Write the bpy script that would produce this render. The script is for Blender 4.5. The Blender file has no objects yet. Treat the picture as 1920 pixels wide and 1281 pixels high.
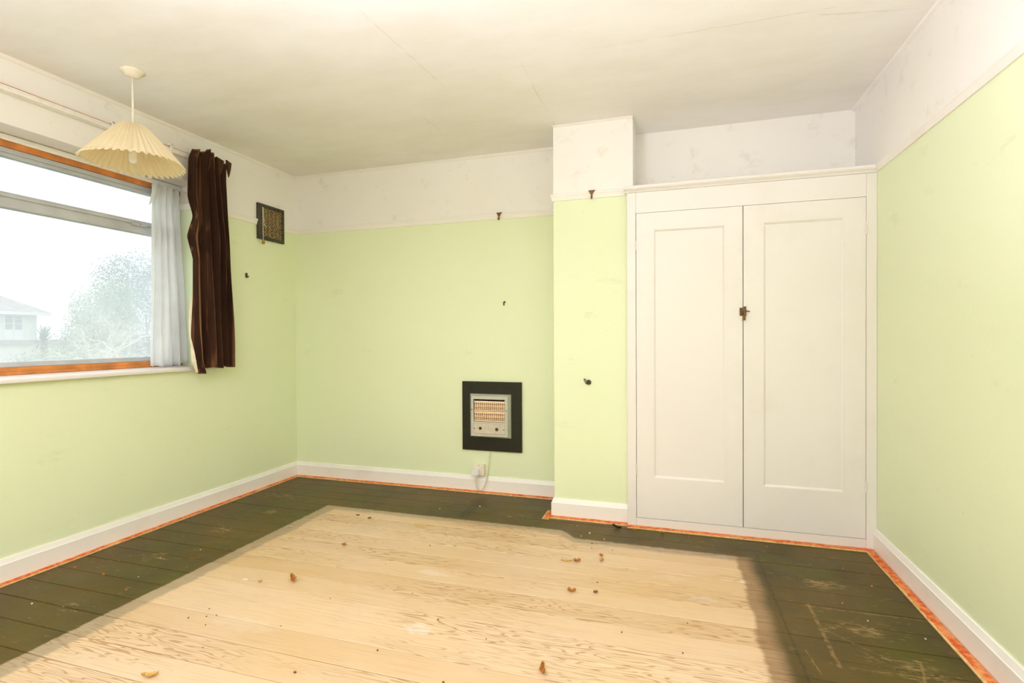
import bpy, bmesh, math, random
from mathutils import Vector, Matrix

# ------------------------------------------------------------------ camera, sky, light, exposure
S = bpy.context.scene
COL = S.collection
R = math.radians

def make_camera():
    f, yaw, pitch, roll = 975.3463, R(17.2606), R(-0.4642), R(-0.265)
    right = Vector((math.cos(yaw), math.sin(yaw), 0)); fw = Vector((-math.sin(yaw), math.cos(yaw), 0)); up = Vector((0, 0, 1))
    f2 = fw*math.cos(pitch)+up*math.sin(pitch); u2 = up*math.cos(pitch)-fw*math.sin(pitch)
    r2 = right*math.cos(roll)+u2*math.sin(roll); u3 = u2*math.cos(roll)-right*math.sin(roll)
    cam = bpy.data.cameras.new('camera'); cam.sensor_fit = 'HORIZONTAL'; cam.sensor_width = 36
    cam.lens = f/1920*36; cam.clip_start = .02; cam.clip_end = 300
    o = bpy.data.objects.new('camera', cam); COL.objects.link(o)
    m = Matrix((r2, u3, -f2)).transposed().to_4x4(); m.translation = Vector((2.9707, -3.5658, 1.1278))
    o.matrix_world = m
    S.camera = o
make_camera()

wd = bpy.data.worlds.new('overcast_sky'); S.world = wd; wd.use_nodes = True
bg = wd.node_tree.nodes['Background']
bg.inputs[0].default_value = (0.93, 0.97, 1.0, 1); bg.inputs[1].default_value = 1.4

def light(name, kind, loc, aim, energy, color, **kw):
    d = bpy.data.lights.new(name, kind); d.energy = energy; d.color = color
    for k, v in kw.items(): setattr(d, k, v)
    o = bpy.data.objects.new(name, d); COL.objects.link(o); o.location = loc
    o.rotation_euler = (Vector(aim)-Vector(loc)).to_track_quat('-Z', 'Y').to_euler()
    return o
# veiled sun on the far side of the garden, shining in at the window
light('veiled_sun', 'SUN', (-12, -2.5, 7), (0, -2.2, 1.2), 3.5, (0.92, 0.97, 1.0), angle=R(100))
# the photographer's flash beside the camera, bounced off the ceiling and the right wall
light('bounce_flash', 'AREA', (2.15, -3.45, 1.30), (2.42, -3.65, 2.40), 135, (0.82, 0.79, 1.0), shape='DISK', size=0.35)

vs = S.view_settings
vs.view_transform = 'Standard'; vs.look = 'None'; vs.exposure = 0.0; vs.gamma = 1.0; vs.use_curve_mapping = False
try:
    S.cycles.max_bounces = 10; S.cycles.diffuse_bounces = 7; S.cycles.transparent_max_bounces = 16
    S.cycles.caustics_reflective = False; S.cycles.caustics_refractive = False
except Exception: pass

# ------------------------------------------------------------------ dimensions (metres)
H = 2.45; W = 3.986; YR = -4.7
XL, XR, YB, YC, YREC = 2.251, 2.739, -0.3596, -0.406, -0.057
RZ0, RZ1 = 1.979, 2.021
WY0, WY1, WZ0, WZ1 = -3.15, -0.915, 0.922, 2.135     # window opening
WX = -0.15                                            # inner face of the window frame

# ------------------------------------------------------------------ material helpers
class NT:
    def __init__(s, name):
        s.mat = bpy.data.materials.new(name); s.mat.use_nodes = True
        s.t = s.mat.node_tree; s.t.nodes.clear()
        s.out = s.t.nodes.new('ShaderNodeOutputMaterial')
        s._pos = None
    def link(s, sock, v):
        if v is None: return
        if isinstance(v, bpy.types.NodeSocket): s.t.links.new(v, sock)
        else:
            if hasattr(sock, 'default_value'):
                if sock.type == 'RGBA' and not hasattr(v, '__len__'): v = (v, v, v, 1)
                elif sock.type == 'RGBA' and len(v) == 3: v = (*v, 1)
                sock.default_value = v
    def node(s, ty, **props):
        n = s.t.nodes.new(ty)
        for k, v in props.items(): setattr(n, k, v)
        return n
    def m(s, op, a, b=None, c=None, clamp=False):
        n = s.node('ShaderNodeMath', operation=op, use_clamp=clamp)
        for i, v in enumerate((a, b, c)):
            if v is not None: s.link(n.inputs[i], v)
        return n.outputs[0]
    def pos(s):
        if s._pos is None: s._pos = s.node('ShaderNodeNewGeometry').outputs['Position']
        return s._pos
    def xyz(s, v=None):
        n = s.node('ShaderNodeSeparateXYZ'); s.link(n.inputs[0], v or s.pos()); return n.outputs
    def comb(s, x, y, z):
        n = s.node('ShaderNodeCombineXYZ')
        for i, v in enumerate((x, y, z)): s.link(n.inputs[i], v)
        return n.outputs[0]
    def noise(s, vec=None, scale=5, detail=3, rough=.5, out=0, dist=0):
        n = s.node('ShaderNodeTexNoise'); s.link(n.inputs['Vector'], vec or s.pos())
        s.link(n.inputs['Scale'], scale); s.link(n.inputs['Detail'], detail); s.link(n.inputs['Roughness'], rough); s.link(n.inputs['Distortion'], dist)
        return n.outputs[out]
    def smooth(s, v, a, b):          # smoothstep a..b -> 0..1
        n = s.node('ShaderNodeMapRange', interpolation_type='SMOOTHSTEP')
        s.link(n.inputs[0], v); s.link(n.inputs[1], a); s.link(n.inputs[2], b)
        return n.outputs[0]
    def ramp(s, v, a, b, c, d):
        n = s.node('ShaderNodeMapRange')
        for i, q in enumerate((v, a, b, c, d)): s.link(n.inputs[i], q)
        return n.outputs[0]
    def mix(s, f, a, b, mode='MIX'):
        n = s.node('ShaderNodeMix', data_type='RGBA', blend_type=mode)
        s.link(n.inputs[0], f); s.link(n.inputs[6], a); s.link(n.inputs[7], b)
        return n.outputs[2]
    def bump(s, h, strength=.2, dist=.01):
        n = s.node('ShaderNodeBump'); s.link(n.inputs['Strength'], strength); s.link(n.inputs['Distance'], dist); s.link(n.inputs['Height'], h)
        return n.outputs[0]
    def bsdf(s, color, rough=.5, normal=None, **kw):
        n = s.node('ShaderNodeBsdfPrincipled')
        s.link(n.inputs['Base Color'], color); s.link(n.inputs['Roughness'], rough)
        if normal is not None: s.link(n.inputs['Normal'], normal)
        for k, v in kw.items(): s.link(n.inputs[k.replace('_', ' ')], v)
        return n.outputs[0]
    def done(s, sh):
        s.t.links.new(sh, s.out.inputs[0]); return s.mat

def simple(name, color, rough=.5, var=.12, scale=30, bump=0.0, **kw):
    k = NT(name)
    n = k.noise(scale=scale, detail=4)
    f = k.ramp(n, .3, .7, 1-var, 1+var)
    c = k.mix(1.0, color, k.comb(f, f, f), 'MULTIPLY')
    nb = k.bump(n, bump, .004) if bump else None
    return k.done(k.bsdf(c, rough, nb, **kw))

def seg_mask(k, X, Y, a, b, w):
    """1 on the line a-b of half-width w, in the plane of the sockets X and Y"""
    dx, dy = b[0]-a[0], b[1]-a[1]; L2 = dx*dx+dy*dy
    px = k.m('SUBTRACT', X, a[0]); py = k.m('SUBTRACT', Y, a[1])
    t = k.m('DIVIDE', k.m('ADD', k.m('MULTIPLY', px, dx), k.m('MULTIPLY', py, dy)), L2, clamp=True)
    ex = k.m('SUBTRACT', px, k.m('MULTIPLY', t, dx)); ey = k.m('SUBTRACT', py, k.m('MULTIPLY', t, dy))
    d = k.m('SQRT', k.m('ADD', k.m('MULTIPLY', ex, ex), k.m('MULTIPLY', ey, ey)))
    return k.m('SUBTRACT', 1.0, k.smooth(d, w*.4, w))

GREEN = (0.785, 0.865, 0.585)
WHITE = (0.88, 0.865, 0.83)
def wall_mat(name, grime=1.0):
    k = NT(name); x, y, z = k.xyz()
    n1 = k.noise(scale=1.3, detail=4); n2 = k.noise(scale=9, detail=5, rough=.65); n3 = k.noise(scale=60, detail=3)
    g = k.mix(k.ramp(n2, .35, .7, 0, .5), GREEN, (0.81, 0.865, 0.62))
    g = k.mix(k.ramp(n1, .42, .68, 0, .35), g, (0.77, 0.835, 0.54))
    st = k.m('MULTIPLY', k.smooth(k.noise(k.comb(k.m('MULTIPLY', x, 2.2), k.m('MULTIPLY', y, 2.2), k.m('MULTIPLY', z, 5)), scale=1.7, detail=6, rough=.7), .60, .72), .16)
    g = k.mix(st, g, (0.50, 0.47, 0.20))
    w = k.mix(k.ramp(n1, .4, .68, 0, .5), WHITE, (0.84, 0.81, 0.755))
    w = k.mix(k.m('MULTIPLY', k.smooth(n2, .56, .72), .25), w, (0.60, 0.52, 0.40))
    c = k.mix(k.m('GREATER_THAN', z, 1.995), g, w)
    sp = k.node('ShaderNodeTexVoronoi'); k.link(sp.inputs['Vector'], k.pos()); sp.inputs['Scale'].default_value = 7
    dot = k.m('MULTIPLY', k.m('LESS_THAN', sp.outputs[0], .022), k.m('GREATER_THAN', k.noise(scale=2.3), .52))
    dot = k.m('MULTIPLY', dot, k.m('ADD', .25, k.m('MULTIPLY', .6, k.m('GREATER_THAN', z, 1.995))))
    c = k.mix(k.m('MULTIPLY', dot, grime), c, (0.16, 0.11, 0.06))
    h = k.m('ADD', n3, k.m('MULTIPLY', n2, 2))
    return k.done(k.bsdf(c, .48, k.bump(h, .12, .004), Specular_IOR_Level=.35))

def ceiling_mat():
    k = NT('ceiling_plaster'); x, y, z = k.xyz()
    n1 = k.noise(k.comb(x, k.m('MULTIPLY', y, 2.2), z), scale=2.2, detail=6, rough=.65); n2 = k.noise(scale=14, detail=5, rough=.6)
    c = k.mix(k.ramp(n1, .38, .66, 0, 1), (0.89, 0.88, 0.855), (0.845, 0.825, 0.775))
    cr = None
    for a, b, w in (((2.266, -1.15), (2.267, -.36), .0045), ((1.75, -1.9), (1.82, -1.05), .004), ((2.266, -1.16), (3.6, -1.17), .004), ((3.55, -1.13), (3.92, -1.05), .006), ((1.53, -.78), (1.56, -.52), .003)):
        s_ = seg_mask(k, k.m('ADD', x, k.m('MULTIPLY', k.m('SUBTRACT', n1, .5), .03)), k.m('ADD', y, k.m('MULTIPLY', k.m('SUBTRACT', n2, .5), .02)), a, b, w)
        cr = s_ if cr is None else k.m('MAXIMUM', cr, s_)
    c = k.mix(k.m('MULTIPLY', k.m('MULTIPLY', cr, k.smooth(n1, .35, .6)), .24), c, (0.42, 0.37, 0.28))
    sp = k.node('ShaderNodeTexVoronoi'); k.link(sp.inputs['Vector'], k.pos()); sp.inputs['Scale'].default_value = 6
    dot = k.m('MULTIPLY', k.m('LESS_THAN', sp.outputs[0], .018), k.m('GREATER_THAN', k.noise(scale=1.7), .55))
    c = k.mix(k.m('MULTIPLY', dot, .7), c, (0.2, 0.14, 0.08))
    return k.done(k.bsdf(c, .8, k.bump(k.m('SUBTRACT', n2, k.m('MULTIPLY', cr, 1.2)), .15, .006)))

def paint_mat(name, col, rough=.35, grime=.25):
    k = NT(name)
    n1 = k.noise(scale=2.5, detail=5, rough=.65); n2 = k.noise(scale=25, detail=4)
    c = k.mix(k.m('MULTIPLY', k.smooth(n1, .5, .75), grime), col, (col[0]*.75, col[1]*.68, col[2]*.55))
    return k.done(k.bsdf(c, rough, k.bump(n2, .06, .003)))

def floor_mat():
    k = NT('floorboards'); x, y, z = k.xyz()
    rnd = k.node('ShaderNodeObjectInfo').outputs['Random']
    r50 = k.m('MULTIPLY', rnd, 57.0)
    e1 = k.noise(scale=26, detail=4, rough=.65); e2 = k.noise(scale=4.5, detail=4, rough=.6)
    # long grain and cathedral figure
    gv = k.comb(k.m('ADD', k.m('MULTIPLY', x, .9), r50), k.m('MULTIPLY', y, 10.5), r50)
    base = k.noise(gv, scale=1.7, detail=2.6, rough=.5)
    ringv = k.m('SINE', k.m('MULTIPLY', base, 105.0))
    ring = k.smooth(ringv, .35, 1.0)
    pick = k.smooth(k.noise(k.comb(k.m('ADD', k.m('MULTIPLY', x, .5), r50), k.m('MULTIPLY', y, 2), r50), scale=1.6, detail=2), .40, .60)
    fib = k.noise(k.comb(k.m('MULTIPLY', x, 5), k.m('MULTIPLY', y, 150), r50), scale=1, detail=3, rough=.6)
    tone = k.ramp(rnd, 0, 1, 0, 1)
    bare = k.mix(tone, (0.62, 0.415, 0.195), (0.73, 0.53, 0.30))
    bare = k.mix(k.ramp(k.noise(scale=1.1, detail=3), .35, .65, 0, .45), bare, (0.74, 0.575, 0.43))
    bare = k.mix(k.m('MULTIPLY', k.m('MULTIPLY', ring, pick), .74), bare, (0.36, 0.185, 0.055))
    bare = k.mix(k.m('MULTIPLY', k.smooth(fib, .45, .75), .38), bare, (0.46, 0.29, 0.13))
    bare = k.mix(k.m('MULTIPLY', k.smooth(e2, .58, .78), .30), bare, (0.52, 0.40, 0.27))
    # white paint smears, one round varnish spot
    for (sx, sy, a, b_, st) in ((1.86, -1.31, .09, .03, .22), (2.02, -1.76, .06, .04, .35), (1.05, -1.62, .018, .010, .6), (3.09, -1.21, .07, .03, .22), (2.95, -1.04, .10, .03, .12), (3.28, -.98, .03, .018, .6), (1.35, -1.93, .18, .05, .12)):
        d = k.m('ADD', k.m('POWER', k.m('ABSOLUTE', k.m('DIVIDE', k.m('SUBTRACT', x, sx), a)), 2.0), k.m('POWER', k.m('ABSOLUTE', k.m('DIVIDE', k.m('SUBTRACT', y, sy), b_)), 2.0))
        d = k.m('ADD', d, k.m('MULTIPLY', k.m('SUBTRACT', e1, .5), 3.0))
        bare = k.mix(k.m('MULTIPLY', k.m('SUBTRACT', 1.0, k.smooth(d, .2, 1.1)), st), bare, (0.86, 0.82, 0.76))
    d = k.m('ADD', k.m('POWER', k.m('ABSOLUTE', k.m('DIVIDE', k.m('SUBTRACT', x, 1.525), .05)), 2.0), k.m('POWER', k.m('ABSOLUTE', k.m('DIVIDE', k.m('SUBTRACT', y, -.762), .03)), 2.0))
    bare = k.mix(k.m('MULTIPLY', k.m('SUBTRACT', 1.0, k.smooth(d, .7, 1.1)), .6), bare, (0.52, 0.33, 0.09))
    # varnished border: distance inside the bare rectangle
    wob = k.m('MULTIPLY', k.m('SUBTRACT', e1, .5), .03)
    wob2 = k.m('MULTIPLY', k.m('SUBTRACT', e2, .5), .06)
    dl = k.m('SUBTRACT', x, .742)
    step = k.m('MULTIPLY', k.smooth(x, 2.33, 2.46), .10)
    db = k.m('SUBTRACT', k.m('SUBTRACT', -.592, step), y)
    dr = k.m('SUBTRACT', 3.335, x)
    def edge(d, soft, jig):
        return k.m('SUBTRACT', 1.0, k.smooth(k.m('ADD', d, jig), -soft, soft))
    dark = k.m('MAXIMUM', k.m('MAXIMUM', edge(dl, .008, wob), edge(db, .014, wob)), edge(dr, .030, wob2))
    j2 = k.m('ADD', wob, wob2)
    halo_l = k.m('MULTIPLY', edge(k.m('SUBTRACT', dl, .085), .014, j2), .60)
    halo_b = k.m('MULTIPLY', edge(k.m('SUBTRACT', db, .055), .022, j2), .55)
    halo_r = k.m('MULTIPLY', edge(k.m('SUBTRACT', dr, .062), .012, j2), .80)
    bare = k.mix(k.m('MAXIMUM', halo_l, halo_b), bare, (0.21, 0.165, 0.105))
    bare = k.mix(k.m('MULTIPLY', halo_r, k.ramp(fib, .3, .7, .75, 1.1)), bare, (0.19, 0.085, 0.012))
    # the varnish itself, worn and scratched to the wood in places
    vr = k.mix(k.ramp(k.noise(scale=2.2, detail=5), .38, .62, 0, 1), (0.062, 0.046, 0.009), (0.108, 0.070, 0.013))
    vr = k.mix(k.m('MULTIPLY', k.smooth(k.noise(scale=3.1, detail=5, rough=.6), .48, .66), .7), vr, (0.082, 0.072, 0.006))
    vr = k.mix(k.m('MULTIPLY', k.smooth(k.noise(scale=7, detail=5, rough=.7), .56, .72), .5), vr, (0.15, 0.075, 0.022))
    vr = k.mix(k.m('MULTIPLY', k.smooth(fib, .45, .8), .30), vr, (0.14, 0.088, 0.025))
    sc = k.noise(k.comb(k.m('MULTIPLY', x, 14), k.m('MULTIPLY', y, 60), 3.0), scale=1, detail=4, rough=.7)
    blob = None
    for (sx, sy, rr, st) in ((3.60, -.90, .16, 1.0), (3.67, -1.28, .20, .75), (3.75, -1.5, .22, .7), (.47, -.82, .14, .75), (.42, -1.15, .16, .8), (.30, -.50, .25, .6), (.40, -1.55, .2, .55), (2.0, -.43, .16, .5), (.55, -2.02, .16, .5), (.30, -2.2, .1, .7), (3.6, -1.9, .3, .6)):
        dd = k.m('SQRT', k.m('ADD', k.m('POWER', k.m('SUBTRACT', x, sx), 2.0), k.m('POWER', k.m('MULTIPLY', k.m('SUBTRACT', y, sy), 1.8), 2.0)))
        q = k.m('MULTIPLY', k.m('SUBTRACT', 1.0, k.smooth(dd, 0.0, rr)), st)
        blob = q if blob is None else k.m('MAXIMUM', blob, q)
    wear = k.smooth(k.m('ADD', sc, k.m('MULTIPLY', blob, .20)), .61, .72)
    vr = k.mix(k.m('MULTIPLY', k.smooth(k.noise(k.comb(k.m('MULTIPLY', x, 40), k.m('MULTIPLY', y, 110), 9.0), scale=1, detail=3, rough=.7), .60, .74), .35), vr, (0.24, 0.16, 0.06))
    vr = k.mix(k.m('MULTIPLY', wear, .62), vr, (0.42, 0.27, 0.12))
    for a, b_, w_, st in (((3.51, -1.12), (3.51, -1.56), .010, 0.30), ((3.49, -1.135), (3.92, -1.13), .006, 0.27), ((3.51, -1.30), (3.75, -1.52), .003, 0.30), ((3.54, -1.55), (3.90, -1.53), .006, 0.24), ((3.60, -1.42), (3.86, -1.70), .003, 0.24), ((3.78, -1.46), (3.74, -1.60), .006, 0.30), ((3.42, -1.47), (3.44, -1.62), .004, 0.36), ((.47, -1.35), (.62, -1.28), .003, .4)):
        vr = k.mix(k.m('MULTIPLY', k.m('MULTIPLY', seg_mask(k, k.m('ADD', x, wob), k.m('ADD', y, wob), a, b_, w_), k.smooth(e1, .36, .58)), st*1.4), vr, (0.42, 0.26, 0.10))
    for a, b_, w_ in (((3.375, -.60), (3.392, -1.75), .008), ((1.70, -.15), (1.70, -.52), .05)):
        vr = k.mix(k.m('MULTIPLY', seg_mask(k, k.m('ADD', x, wob), y, a, b_, w_), .38), vr, (0.02, 0.014, 0.008))
    c = k.mix(dark, bare, vr)
    rough = k.m('ADD', k.m('MULTIPLY', k.m('SUBTRACT', 1.0, dark), .06), k.ramp(e2, .3, .7, .36, .46))
    nb = k.bump(k.m('ADD', fib, k.m('MULTIPLY', k.m('MULTIPLY', ring, pick), .5)), .10, .003)
    return k.done(k.bsdf(c, rough, nb, Specular_IOR_Level=k.ramp(dark, 0, 1, .65, .22)))

M = {}
M['wall'] = wall_mat('wall_paint'); M['wall_clean'] = wall_mat('wall_paint_plain', .5)
M['ceiling'] = ceiling_mat()
M['floor'] = floor_mat()
M['cream'] = paint_mat('cream_gloss_paint', (0.815, 0.785, 0.755), .33, .16)
M['trim'] = paint_mat('off_white_trim_paint', (0.88, 0.85, 0.80), .38, .22)
M['skirt'] = paint_mat('skirting_paint', (0.91, 0.875, 0.83), .34, .22)
M['dark'] = simple('dark_void', (0.012, 0.010, 0.008), .9)
M['subfloor'] = simple('dusty_subfloor', (0.03, 0.022, 0.015), .9)
M['timber'] = simple('orange_brown_timber', (0.64, 0.235, 0.055), .42, .25, 12)
M['alu'] = simple('grey_metal_frame', (0.50, 0.52, 0.53), .45, .12, 8)
M['track'] = simple('white_curtain_track', (0.86, 0.83, 0.76), .4, .05)
M['brass'] = simple('old_brass', (0.16, 0.075, 0.018), .42, .3, 80, Metallic=.6)
M['iron'] = simple('rusted_dark_metal', (0.05, 0.038, 0.022), .55, .3, 60)
M['cord'] = simple('ivory_flex', (0.82, 0.76, 0.60), .5, .06)
M['ivory'] = simple('ivory_plastic', (0.84, 0.77, 0.63), .35, .06)
M['plug'] = simple('white_plastic', (0.86, 0.83, 0.82), .35, .04)
M['slate'] = simple('dark_slate_board', (0.020, 0.019, 0.010), .5, .35, 120, .1, Specular_IOR_Level=.3)
M['bezel'] = simple('pale_grey_green_enamel', (0.55, 0.56, 0.47), .36, .06, 30)
M['plate'] = simple('champagne_metal_plate', (0.62, 0.56, 0.44), .34, .08, 40)
M['ceramic'] = simple('peach_ceramic', (0.95, 0.74, 0.50), .5, .08, 40)
M['ceramic_dark'] = simple('shaded_hole_ceramic', (0.20, 0.09, 0.035), .7, .25, 60)  # dark brown painted in for the shade in the holes between studs
M['vent_frame'] = simple('black_iron_frame', (0.052, 0.046, 0.026), .55, .35, 40, .1)
M['vent_fret'] = simple('bronzed_iron_fretwork', (0.40, 0.29, 0.13), .45, .35, 50)
M['knob'] = simple('amber_wooden_knob', (0.42, 0.20, 0.03), .4, .2, 80)
M['leaf'] = simple('dry_brown_leaf', (0.42, 0.17, 0.025), .7, .45, 150)
M['leaf_pale'] = simple('dry_tan_leaf', (0.58, 0.33, 0.08), .7, .4, 150)
M['crumb'] = simple('dark_crumb', (0.22, 0.10, 0.035), .8, .4, 150)
M['chip'] = simple('pale_plaster_chip', (0.75, 0.70, 0.60), .8, .1, 150)

def gripper_mat():
    k = NT('carpet_underlay_residue'); n = k.noise(scale=38, detail=5, rough=.7); n2 = k.noise(scale=9, detail=3)
    c = k.mix(k.smooth(n, .40, .60), (0.62, 0.085, 0.010), (0.80, 0.29, 0.075))
    c = k.mix(k.m('MULTIPLY', k.smooth(n2, .5, .66), .6), c, (0.80, 0.42, 0.18))
    return k.done(k.bsdf(c, .75, k.bump(n, .6, .004)))
M['orange'] = gripper_mat()
M['ply'] = simple('pale_gripper_wood', (0.78, 0.52, 0.24), .7, .2, 50)

def velvet():
    k = NT('brown_velvet'); n = k.noise(scale=90, detail=3)
    x, y, z = k.xyz(); n2 = k.noise(k.comb(k.m('MULTIPLY', x, 10), k.m('MULTIPLY', y, 10), k.m('MULTIPLY', z, 1.2)), scale=1.2, detail=3)
    sheen_streak = k.noise(k.comb(k.m('MULTIPLY', x, 30), k.m('MULTIPLY', y, 46), k.m('MULTIPLY', z, .9)), scale=1, detail=3, rough=.55)
    c = k.mix(k.ramp(n2, .35, .7, 0, 1), (0.016, 0.007, 0.005), (0.045, 0.019, 0.011))
    c = k.mix(k.m('MULTIPLY', k.smooth(sheen_streak, .52, .72), .8), c, (0.20, 0.092, 0.042))  # velvet highlights painted into the colour as paler vertical streaks
    return k.done(k.bsdf(c, .95, k.bump(n, .25, .002), Sheen_Weight=1.0, Sheen_Roughness=.45, Sheen_Tint=(1.0, 0.55, 0.30, 1), Specular_IOR_Level=.1))
M['velvet'] = velvet()
M['lining'] = simple('cream_lining', (0.80, 0.72, 0.55), .8, .08)

def cloth_thin(name, col, trans, dirt=None):
    k = NT(name); n = k.noise(scale=12, detail=4)
    c = k.mix(k.ramp(n, .4, .75, 0, .5), col, dirt or col)
    a = k.bsdf(c, .85)
    t = k.node('ShaderNodeBsdfTranslucent'); k.link(t.inputs[0], c)
    mx = k.node('ShaderNodeMixShader'); mx.inputs[0].default_value = trans
    k.t.links.new(a, mx.inputs[1]); k.t.links.new(t.outputs[0], mx.inputs[2])
    return k.done(mx.outputs[0])
M['net'] = cloth_thin('grey_white_lining_cloth', (0.92, 0.935, 0.94), .52, (0.84, 0.84, 0.82))
M['shade'] = cloth_thin('pleated_cream_fabric', (0.96, 0.88, 0.68), .48, (0.94, 0.82, 0.58))

def pane_mat(name, haze, tint):
    """old dirty glass: part clear, part scattering veil for haze and overexposure"""
    k = NT(name); n = k.noise(scale=1.4, detail=4, rough=.6)
    tr = k.node('ShaderNodeBsdfTransparent'); tr.inputs[0].default_value = (*tint, 1)
    tl = k.node('ShaderNodeBsdfTranslucent'); tl.inputs[0].default_value = (0.93, 0.95, 0.96, 1)
    gl = k.node('ShaderNodeBsdfGlossy'); gl.inputs['Roughness'].default_value = .03
    m1 = k.node('ShaderNodeMixShader'); k.link(m1.inputs[0], k.ramp(n, .3, .7, haze*.75, haze*1.25))  # whitish veil added for outdoor haze and overexposure, besides dirt on the glass
    k.t.links.new(tr.outputs[0], m1.inputs[1]); k.t.links.new(tl.outputs[0], m1.inputs[2])
    m2 = k.node('ShaderNodeMixShader'); m2.inputs[0].default_value = .03
    k.t.links.new(m1.outputs[0], m2.inputs[1]); k.t.links.new(gl.outputs[0], m2.inputs[2])
    return k.done(m2.outputs[0])
M['pane'] = pane_mat('hazy_window_glass', .25, (0.97, 0.985, 0.985))
M['bulb'] = simple('white_opal_glass', (0.88, 0.86, 0.82), .25, .02)
# outside
M['h_wall'] = simple('pale_render', (0.78, 0.78, 0.76), .9, .06, 3)
M['h_roof'] = simple('grey_roof_tiles', (0.36, 0.32, 0.33), .9, .2, 5)
M['h_white'] = simple('white_joinery', (0.85, 0.85, 0.85), .6, .04)
M['h_glass'] = simple('dim_house_glass', (0.30, 0.36, 0.42), .15, .1)
M['lawn'] = simple('winter_lawn', (0.20, 0.24, 0.14), .95, .3, 2)
M['fol_blue'] = simple('blue_green_foliage', (0.13, 0.23, 0.22), .7, .4, 3)
M['fol_green'] = simple('grey_green_foliage', (0.22, 0.32, 0.20), .7, .4, 3)
M['fol_palm'] = simple('sword_leaf_green', (0.16, 0.27, 0.20), .6, .3, 3)
M['twig'] = simple('pale_bare_twigs', (0.62, 0.58, 0.47), .8, .25, 6)
M['bark'] = simple('grey_bark', (0.22, 0.18, 0.14), .9, .3, 8)

# ------------------------------------------------------------------ mesh helpers
def obj(name, bm, mat, parent=None, smooth=False, bevel=0.0):
    me = bpy.data.meshes.new(name)
    bmesh.ops.recalc_face_normals(bm, faces=bm.faces[:])
    bm.to_mesh(me); bm.free()
    if smooth:
        for p in me.polygons: p.use_smooth = True
    o = bpy.data.objects.new(name, me); COL.objects.link(o)
    for mm in (mat if isinstance(mat, (list, tuple)) else [mat]): me.materials.append(mm)
    if parent is not None: o.parent = parent
    if bevel:
        b = o.modifiers.new('bevel', 'BEVEL'); b.width = bevel; b.segments = 2; b.limit_method = 'ANGLE'
    return o
def box(bm, x0, x1, y0, y1, z0, z1):
    v = [bm.verts.new(p) for p in ((x0, y0, z0), (x1, y0, z0), (x1, y1, z0), (x0, y1, z0), (x0, y0, z1), (x1, y0, z1), (x1, y1, z1), (x0, y1, z1))]
    for f in ((0, 3, 2, 1), (4, 5, 6, 7), (0, 1, 5, 4), (1, 2, 6, 5), (2, 3, 7, 6), (3, 0, 4, 7)): bm.faces.new([v[i] for i in f])
    return v
def bx(*a):
    bm = bmesh.new(); box(bm, *a); return bm
def prism(bm, prof, p0, p1):
    """extrude a closed profile between two frames; p0, p1 map (a, b) -> point"""
    A = [bm.verts.new(p0(a, b)) for a, b in prof]; B = [bm.verts.new(p1(a, b)) for a, b in prof]
    n = len(prof)
    for i in range(n): bm.faces.new((A[i], A[(i+1) % n], B[(i+1) % n], B[i]))
    bm.faces.new(A[::-1]); bm.faces.new(B)
def tube(bm, pts, r, seg=8, closed=False, r1=None):
    pts = [Vector(p) for p in pts]; n = len(pts); rings = []
    up = Vector((0, 0, 1)); prev = None
    for i, p in enumerate(pts):
        if closed: t = pts[(i+1) % n]-pts[i-1]
        else: t = pts[min(i+1, n-1)]-pts[max(i-1, 0)]
        t.normalize()
        a = (prev or (up if abs(t.z) < .9 else Vector((1, 0, 0))))
        a = (a-t*a.dot(t))
        if a.length < 1e-5: a = t.orthogonal()
        a.normalize(); b = t.cross(a); prev = a
        rr = r if r1 is None else r+(r1-r)*i/(n-1)
        rings.append([bm.verts.new(p+(a*math.cos(q)+b*math.sin(q))*rr) for q in (2*math.pi*j/seg for j in range(seg))])
    m = n if closed else n-1
    for i in range(m):
        A, B = rings[i], rings[(i+1) % n]
        for j in range(seg): bm.faces.new((A[j], A[(j+1) % seg], B[(j+1) % seg], B[j]))
    if not closed: bm.faces.new(rings[0][::-1]); bm.faces.new(rings[-1])
def lathe(bm, prof, c=(0, 0, 0), axis='Z', seg=24, cap=True):
    """prof: list of (radius, height)"""
    rings = []
    for r, h in prof:
        ring = []
        for j in range(seg):
            q = 2*math.pi*j/seg; a, b = r*math.cos(q), r*math.sin(q)
            p = {'Z': (a, b, h), 'Y': (a, h, b), 'X': (h, a, b)}[axis]
            ring.append(bm.verts.new(Vector(c)+Vector(p)))
        rings.append(ring)
    for A, B in zip(rings, rings[1:]):
        for j in range(seg): bm.faces.new((A[j], A[(j+1) % seg], B[(j+1) % seg], B[j]))
    if cap: bm.faces.new(rings[0][::-1]); bm.faces.new(rings[-1])
def empty(name, loc=(0, 0, 0)):
    o = bpy.data.objects.new(name, None); COL.objects.link(o); o.location = loc; o.empty_display_size = .05
    return o
def tag(o, label, cat, group=None, kind=None):
    o['label'] = label; o['category'] = cat
    if group: o['group'] = group
    if kind: o['kind'] = kind
    return o
def struct(o, label, cat): return tag(o, label, cat, kind='structure')
def at_origin(parent, *objs):
    """children are built in world coordinates; keep them there under a parent that stands at its base"""
    for o in objs: o.location = tuple(-v for v in parent.location)
class Thing:
    def __init__(s, name, loc, label, cat, group=None, kind=None):
        s.o = empty(name, loc); tag(s.o, label, cat, group, kind)
    def part(s, name, bm, mat, parent=None, label=None, **kw):
        c = obj(name, bm, mat, parent or s.o, **kw)
        if parent is None: c.location = -Vector(s.o.location)
        if label: c['label'] = label
        return c

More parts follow.
